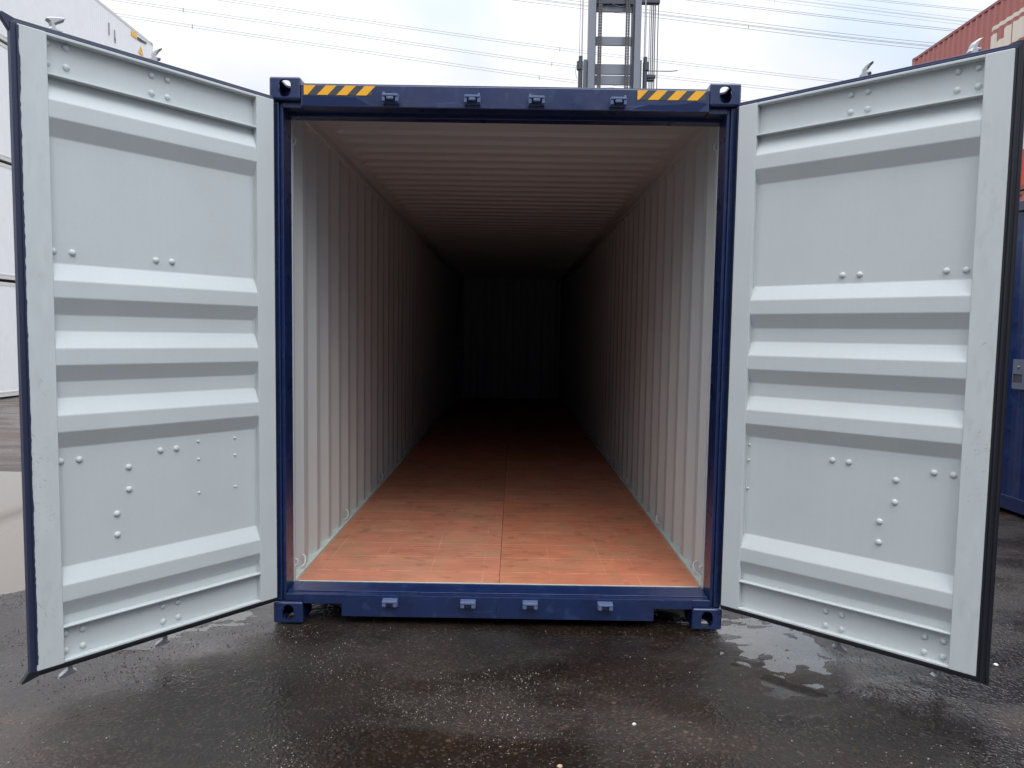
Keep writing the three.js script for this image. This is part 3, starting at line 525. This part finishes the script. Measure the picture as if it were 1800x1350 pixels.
{
  const cream = new THREE.MeshStandardMaterial({ color: lin(0.74, 0.66, 0.56), map: paintMap, roughness: 0.55 }), white = new THREE.MeshStandardMaterial({ color: lin(0.75, 0.75, 0.74), roughness: 0.5 });
  const d = fold[4], full = trapezoid(0.18, RL - 0.18, 0.2, fold);
  const printed = (name, parent, za, zb, ya, yb, mat, off = 0.004) => {   // paint lying on the folds between world limits
    const a0 = RZ - zb, a1 = RZ - za, inner = full.filter(([a]) => a > a0 && a < a1), at = (s) => { for (let i = 0; i + 1 < full.length; i++) if (s >= full[i][0] && s <= full[i + 1][0]) { const t = (s - full[i][0]) / (full[i + 1][0] - full[i][0]); return full[i][1] + t * (full[i + 1][1] - full[i][1]); } return 0; };
    const prof = [[a0, at(a0)], ...inner, [a1, at(a1)]], ry = parent.position.y;
    place(name, folded(prof, ya - ry, yb - ry, (a, dd, y) => V(0.012 + d - dd - off, y, -a)), mat, parent);
  };
  const Z = (px, py) => onX(px, py, RX + 0.02), zAt = (px, py = 40) => Z(px, py).z, yAt = (px, py) => Z(px, py).y, top = redTiers[3];
  // overline and the first letters, as far as the door leaves them in view
  printed('lettering', top, zAt(1743), zAt(1743) + 5.2, yAt(1746, 54), yAt(1746, 47), cream);
  const yb = yAt(1746, 95), yt = yAt(1746, 61), ym = yAt(1755, 71);
  printed('lettering', top, zAt(1742), zAt(1752.5), yb, yt, cream); printed('lettering', top, zAt(1752.5) + 0.001, zAt(1764.5), yb, ym, cream); printed('lettering', top, zAt(1764.5) + 0.001, zAt(1777.5), yb, yt, cream);
  printed('lettering', top, zAt(1781.5), zAt(1800), yb, yt, cream); printed('lettering', top, zAt(1806), zAt(1806) + 0.9, yb, yt, cream);
  printed('logo_stripe', redTiers[2], zAt(1786, 240), zAt(1786, 240) + 4.4, 6.95, 7.70, white);
}

// unseen row of closed containers added across the yard behind the viewer, shading the low light that would enter the open box
[[-12.5, 0, 'lower navy container of the unseen row added for shade behind the viewer, white stack end'], [-12.5, 1, 'middle navy container of the unseen row added for shade behind the viewer, white stack end'], [-0.2, 0, 'lower navy container of the unseen row added for shade behind the viewer, red stack end'], [-0.2, 1, 'middle navy container of the unseen row added for shade behind the viewer, red stack end'], [-12.5, 2, 'topmost navy container of the unseen row added for shade behind the viewer, white stack end'], [-0.2, 2, 'topmost navy container of the unseen row added for shade behind the viewer, red stack end']].forEach(([x, k, label]) => {
  const g = bx2.clone(); g.name = numbered('navy_container'); g.userData = { label, category: 'container' }; scene.add(g);
  g.rotation.y = Math.PI / 2; g.position.set(x + LEN, k * 2.897 - 0.001, 16.0);
});

// ------------------------------------------------------------------ mast of the container forklift behind
{
  const Zm = -16, steel = new THREE.MeshStandardMaterial({ color: lin(0.20, 0.22, 0.26), roughness: 0.5, map: paintMap }), dark = new THREE.MeshStandardMaterial({ color: lin(0.05, 0.055, 0.075), roughness: 0.5 }), chain = new THREE.MeshStandardMaterial({ color: lin(0.07, 0.07, 0.075), roughness: 0.5, metalness: 0.4 }), hose = new THREE.MeshStandardMaterial({ color: lin(0.16, 0.16, 0.16), roughness: 0.6 });
  const mast = thing('lift_mast', 'grey steel lift mast with chains and hoses towering behind the container', 'lift mast');
  const X = (px, py = 75) => onZ(px, py, Zm).x, Y = (py, px = 1080) => onZ(px, py, Zm).y, TOP = 13.2;
  for (const [a, b, n] of [[1034.6, 1046.6, 1], [1115.3, 1126.6, -1]]) {
    place('upright', merged([bx(X(a), X(b), 0.0, TOP, Zm - 0.05, Zm, 0.008), bx(n > 0 ? X(a) : X(b) - 0.05, n > 0 ? X(a) + 0.05 : X(b), 0.0, TOP, Zm - 0.35, Zm - 0.051, 0.008)]), steel, mast);
    place('inner_upright', bx(n > 0 ? X(b) - 0.01 : X(a) - 0.06, n > 0 ? X(b) + 0.02 : X(a) + 0.01, 0.2, TOP - 0.4, Zm - 0.34, Zm - 0.06, 0.008), dark, mast);
  }
  const bar = (p0, p1, m, z = -0.13, r = 0.06) => {   // cross member with filleted ends
    const x0 = X(1045.5), x1 = X(1113), a = Y(p1), b = Y(p0), s = new THREE.Shape(), L = x0, Rr = x1;
    s.moveTo(L, a - r * 0.5); s.quadraticCurveTo(L + 0.01, a, L + r * 0.5, a); s.lineTo(Rr - r, a); s.quadraticCurveTo(Rr, a, Rr, a - r); s.lineTo(Rr + 0.02, a - r); s.lineTo(Rr + 0.02, b + r); s.lineTo(Rr, b + r); s.quadraticCurveTo(Rr, b, Rr - r, b); s.lineTo(L + r * 0.5, b); s.quadraticCurveTo(L + 0.01, b, L, b + r * 0.5);
    const g = new THREE.ExtrudeGeometry(s, { depth: 0.06, bevelEnabled: false, curveSegments: 8 }); g.translate(0, 0, Zm + z - 0.06); place('cross_bar', boxUV(g), m, mast);
  };
  bar(3, 16.6, steel); bar(-14, 5, dark, -0.05); bar(61, 76, steel); bar(109.6, 127.4, steel); bar(129.7, 145.7, steel); bar(190, 206, steel); bar(-70, -54, steel);
  for (const p of [1052.2, 1055.8, 1100.3, 1104.3]) {   // leaf chains
    const links = []; for (let y = 7.0; y < 12.6; y += 0.075) links.push(bx(X(p) - 0.026, X(p) + 0.026, y, y + 0.062, Zm + 0.012, Zm + 0.03, 0), rod(X(p), y + 0.060, y + 0.076, Zm + 0.021, 0.011, 6));
    links.push(bx(X(p) - 0.018, X(p) + 0.018, 0.6, 6.98, Zm + 0.012, Zm + 0.03, 0)); place('chain', merged(links), chain, mast);
  }
  for (const [c, sx] of [[1022, -1], [1136.5, 1]]) {   // lift cylinders beside the uprights
    const x = X(c), yc = Y(97);
    place('lift_cylinder', merged([rod(x, 0.1, yc - 0.22, Zm - 0.12, 0.062, 16), rod(x + sx * 0.02, yc - 0.36, yc - 0.14, Zm - 0.12, 0.085, 16), rod(x, yc - 0.14, yc, Zm - 0.12, 0.055, 16)]), dark, mast);
    place('piston_rod', rod(x - sx * 0.03, yc, TOP - 0.2, Zm - 0.12, 0.018, 10), M.zinc, mast);
    place('guide_plate', bx(X(sx < 0 ? 1027.5 : 1127), X(sx < 0 ? 1034 : 1131), 0.1, Y(101), Zm - 0.3, Zm - 0.16, 0.005), steel, mast);
  }
  place('cable', rod(X(1019.5), Y(97), TOP - 0.3, Zm - 0.1, 0.007, 6), hose, mast);
  for (const [p, r] of [[1143.3, 0.010], [1146.3, 0.015], [1149.6, 0.018], [1152.9, 0.016], [1158.2, 0.014], [1137.5, 0.007]]) place('hose', tube([V(X(p), 6.5, Zm - 0.2), V(X(p) + 0.01, 8.6, Zm - 0.19), V(X(p), Y(40), Zm - 0.2), V(X(p) + 0.012, 12.2, Zm - 0.2)], r, 8, 20), hose, mast);
  place('hose_clamp', merged([bx(X(1138), X(1156), Y(133), Y(126.5), Zm - 0.26, Zm - 0.13, 0.02), bx(X(1140), X(1154), Y(138), Y(133) - 0.002, Zm - 0.25, Zm - 0.14, 0.03)]), dark, mast);
  place('hose_tray', bx(X(1126), X(1160), Y(0), Y(-8), Zm - 0.28, Zm - 0.12, 0.01), dark, mast);
  place('indicator_arm', tube([V(X(1138), Y(121.3), Zm - 0.1), V(X(1180), Y(121.3), Zm - 0.1), V(X(1186), Y(121), Zm - 0.1), V(X(1194), Y(119.6), Zm - 0.1)], 0.012, 6, 20), dark, mast);
  place('loose_wire', tube([V(X(1017), Y(108), Zm - 0.1), V(X(1013.6), Y(120), Zm - 0.1), V(X(1014), Y(130), Zm - 0.1), V(X(1017), Y(137), Zm - 0.1)], 0.006, 6, 16), hose, mast);
  place('hydraulic_loop', tube([V(X(1072), Y(3), Zm - 0.04), V(X(1078), Y(8), Zm - 0.03), V(X(1090), Y(11), Zm - 0.03), V(X(1104), Y(8), Zm - 0.04)], 0.014, 6, 20), dark, mast);
  place('mast_base', bx(X(1030), X(1131), 0.0, 0.35, Zm - 0.6, Zm - 0.36, 0.02), dark, mast);
}

// ------------------------------------------------------------------ overhead power lines, sagging across the sky
{
  const wireM = new THREE.MeshStandardMaterial({ color: lin(0.10, 0.10, 0.11), roughness: 0.6, metalness: 0.3 });
  const lines = [
    ['power line of two thin wires, lowest over the container roof', [[200, 26], [612, 88], [1017, 145.5], [1340, 184]], 2, 62, 0.016, [[338, 47], [948, 137]]],
    ['power line of two thin wires meeting the mast at its cylinder collar', [[200, 0], [612, 61], [1017, 119], [1340, 155], [1470, 168]], 2, 62, 0.016, [[322, 18], [970, 113]]],
    ['power line of two thin wires meeting the mast between two cross bars', [[387, 0], [760, 56], [1017, 91.5], [1340, 129], [1470, 143.5]], 2, 62, 0.016, [[984, 87]]],
    ['power line of four bundled wires with a spacer, crossing behind the upper mast', [[920, -1], [1158, 28], [1280, 43], [1460, 65], [1640, 84]], 4, 70, 0.022, [[1316, 48]]],
    ['power line of two dark wires reaching the red container above the bundled one', [[1192, -2], [1280, 9], [1480, 33], [1690, 56]], 2, 70, 0.022, []],
    ['power line of four faint wires below the topmost one', [[1340, -4], [1480, 14], [1600, 29], [1700, 41]], 4, 78, 0.014, [[1362, -1]]],
    ['topmost power line of two wires in the sky corner above the red container', [[1500, -3], [1600, 8], [1720, 20]], 2, 78, 0.018, []],
  ];
  for (const [label, px, n, dist, r, spacers] of lines) {
    const g = thing('power_line', label, 'power line', 'power lines across the sky');
    let pts = px.map(([x, y]) => onZ(x, y, -dist)); const a = pts[0], b = pts[1], y = pts[pts.length - 2], z = pts[pts.length - 1];
    const sl0 = (b.y - a.y) / (b.x - a.x), sl1 = (z.y - y.y) / (z.x - y.x);
    pts = [V(a.x - 60, a.y - 60 * sl0 + 1.5, -dist), V(a.x - 30, a.y - 30 * sl0 + 0.4, -dist), ...pts, V(z.x + 30, z.y + 30 * sl1 + 0.4, -dist), V(z.x + 60, z.y + 60 * sl1 + 1.5, -dist)];
    const offs = n === 2 ? [[0, 0.16, 0], [0, -0.16, 0.3]] : [[0, 0.2, 0], [0, -0.2, 0], [0.1, 0.28, 0.4], [0.1, -0.1, 0.4]];
    for (const o of offs) place('conductor', tube(pts.map((p) => V(p.x + o[0], p.y + o[1], p.z + o[2])), r * 0.8, 5, 60), wireM, g);
    for (const [sx, sy] of spacers) { const p = onZ(sx, sy, -dist); place('spacer', bx(p.x - 0.022, p.x + 0.022, p.y - 0.18, p.y + 0.20, p.z - 0.02, p.z + 0.02, 0.004), wireM, g); }
  }
}

// ------------------------------------------------------------------ render
const renderer = new THREE.WebGLRenderer({ antialias: true });
renderer.setSize(W, H); renderer.toneMapping = THREE.LinearToneMapping; renderer.toneMappingExposure = EXPOSURE;
renderer.shadowMap.enabled = true; renderer.shadowMap.type = THREE.PCFSoftShadowMap;
renderer.render(scene, camera);
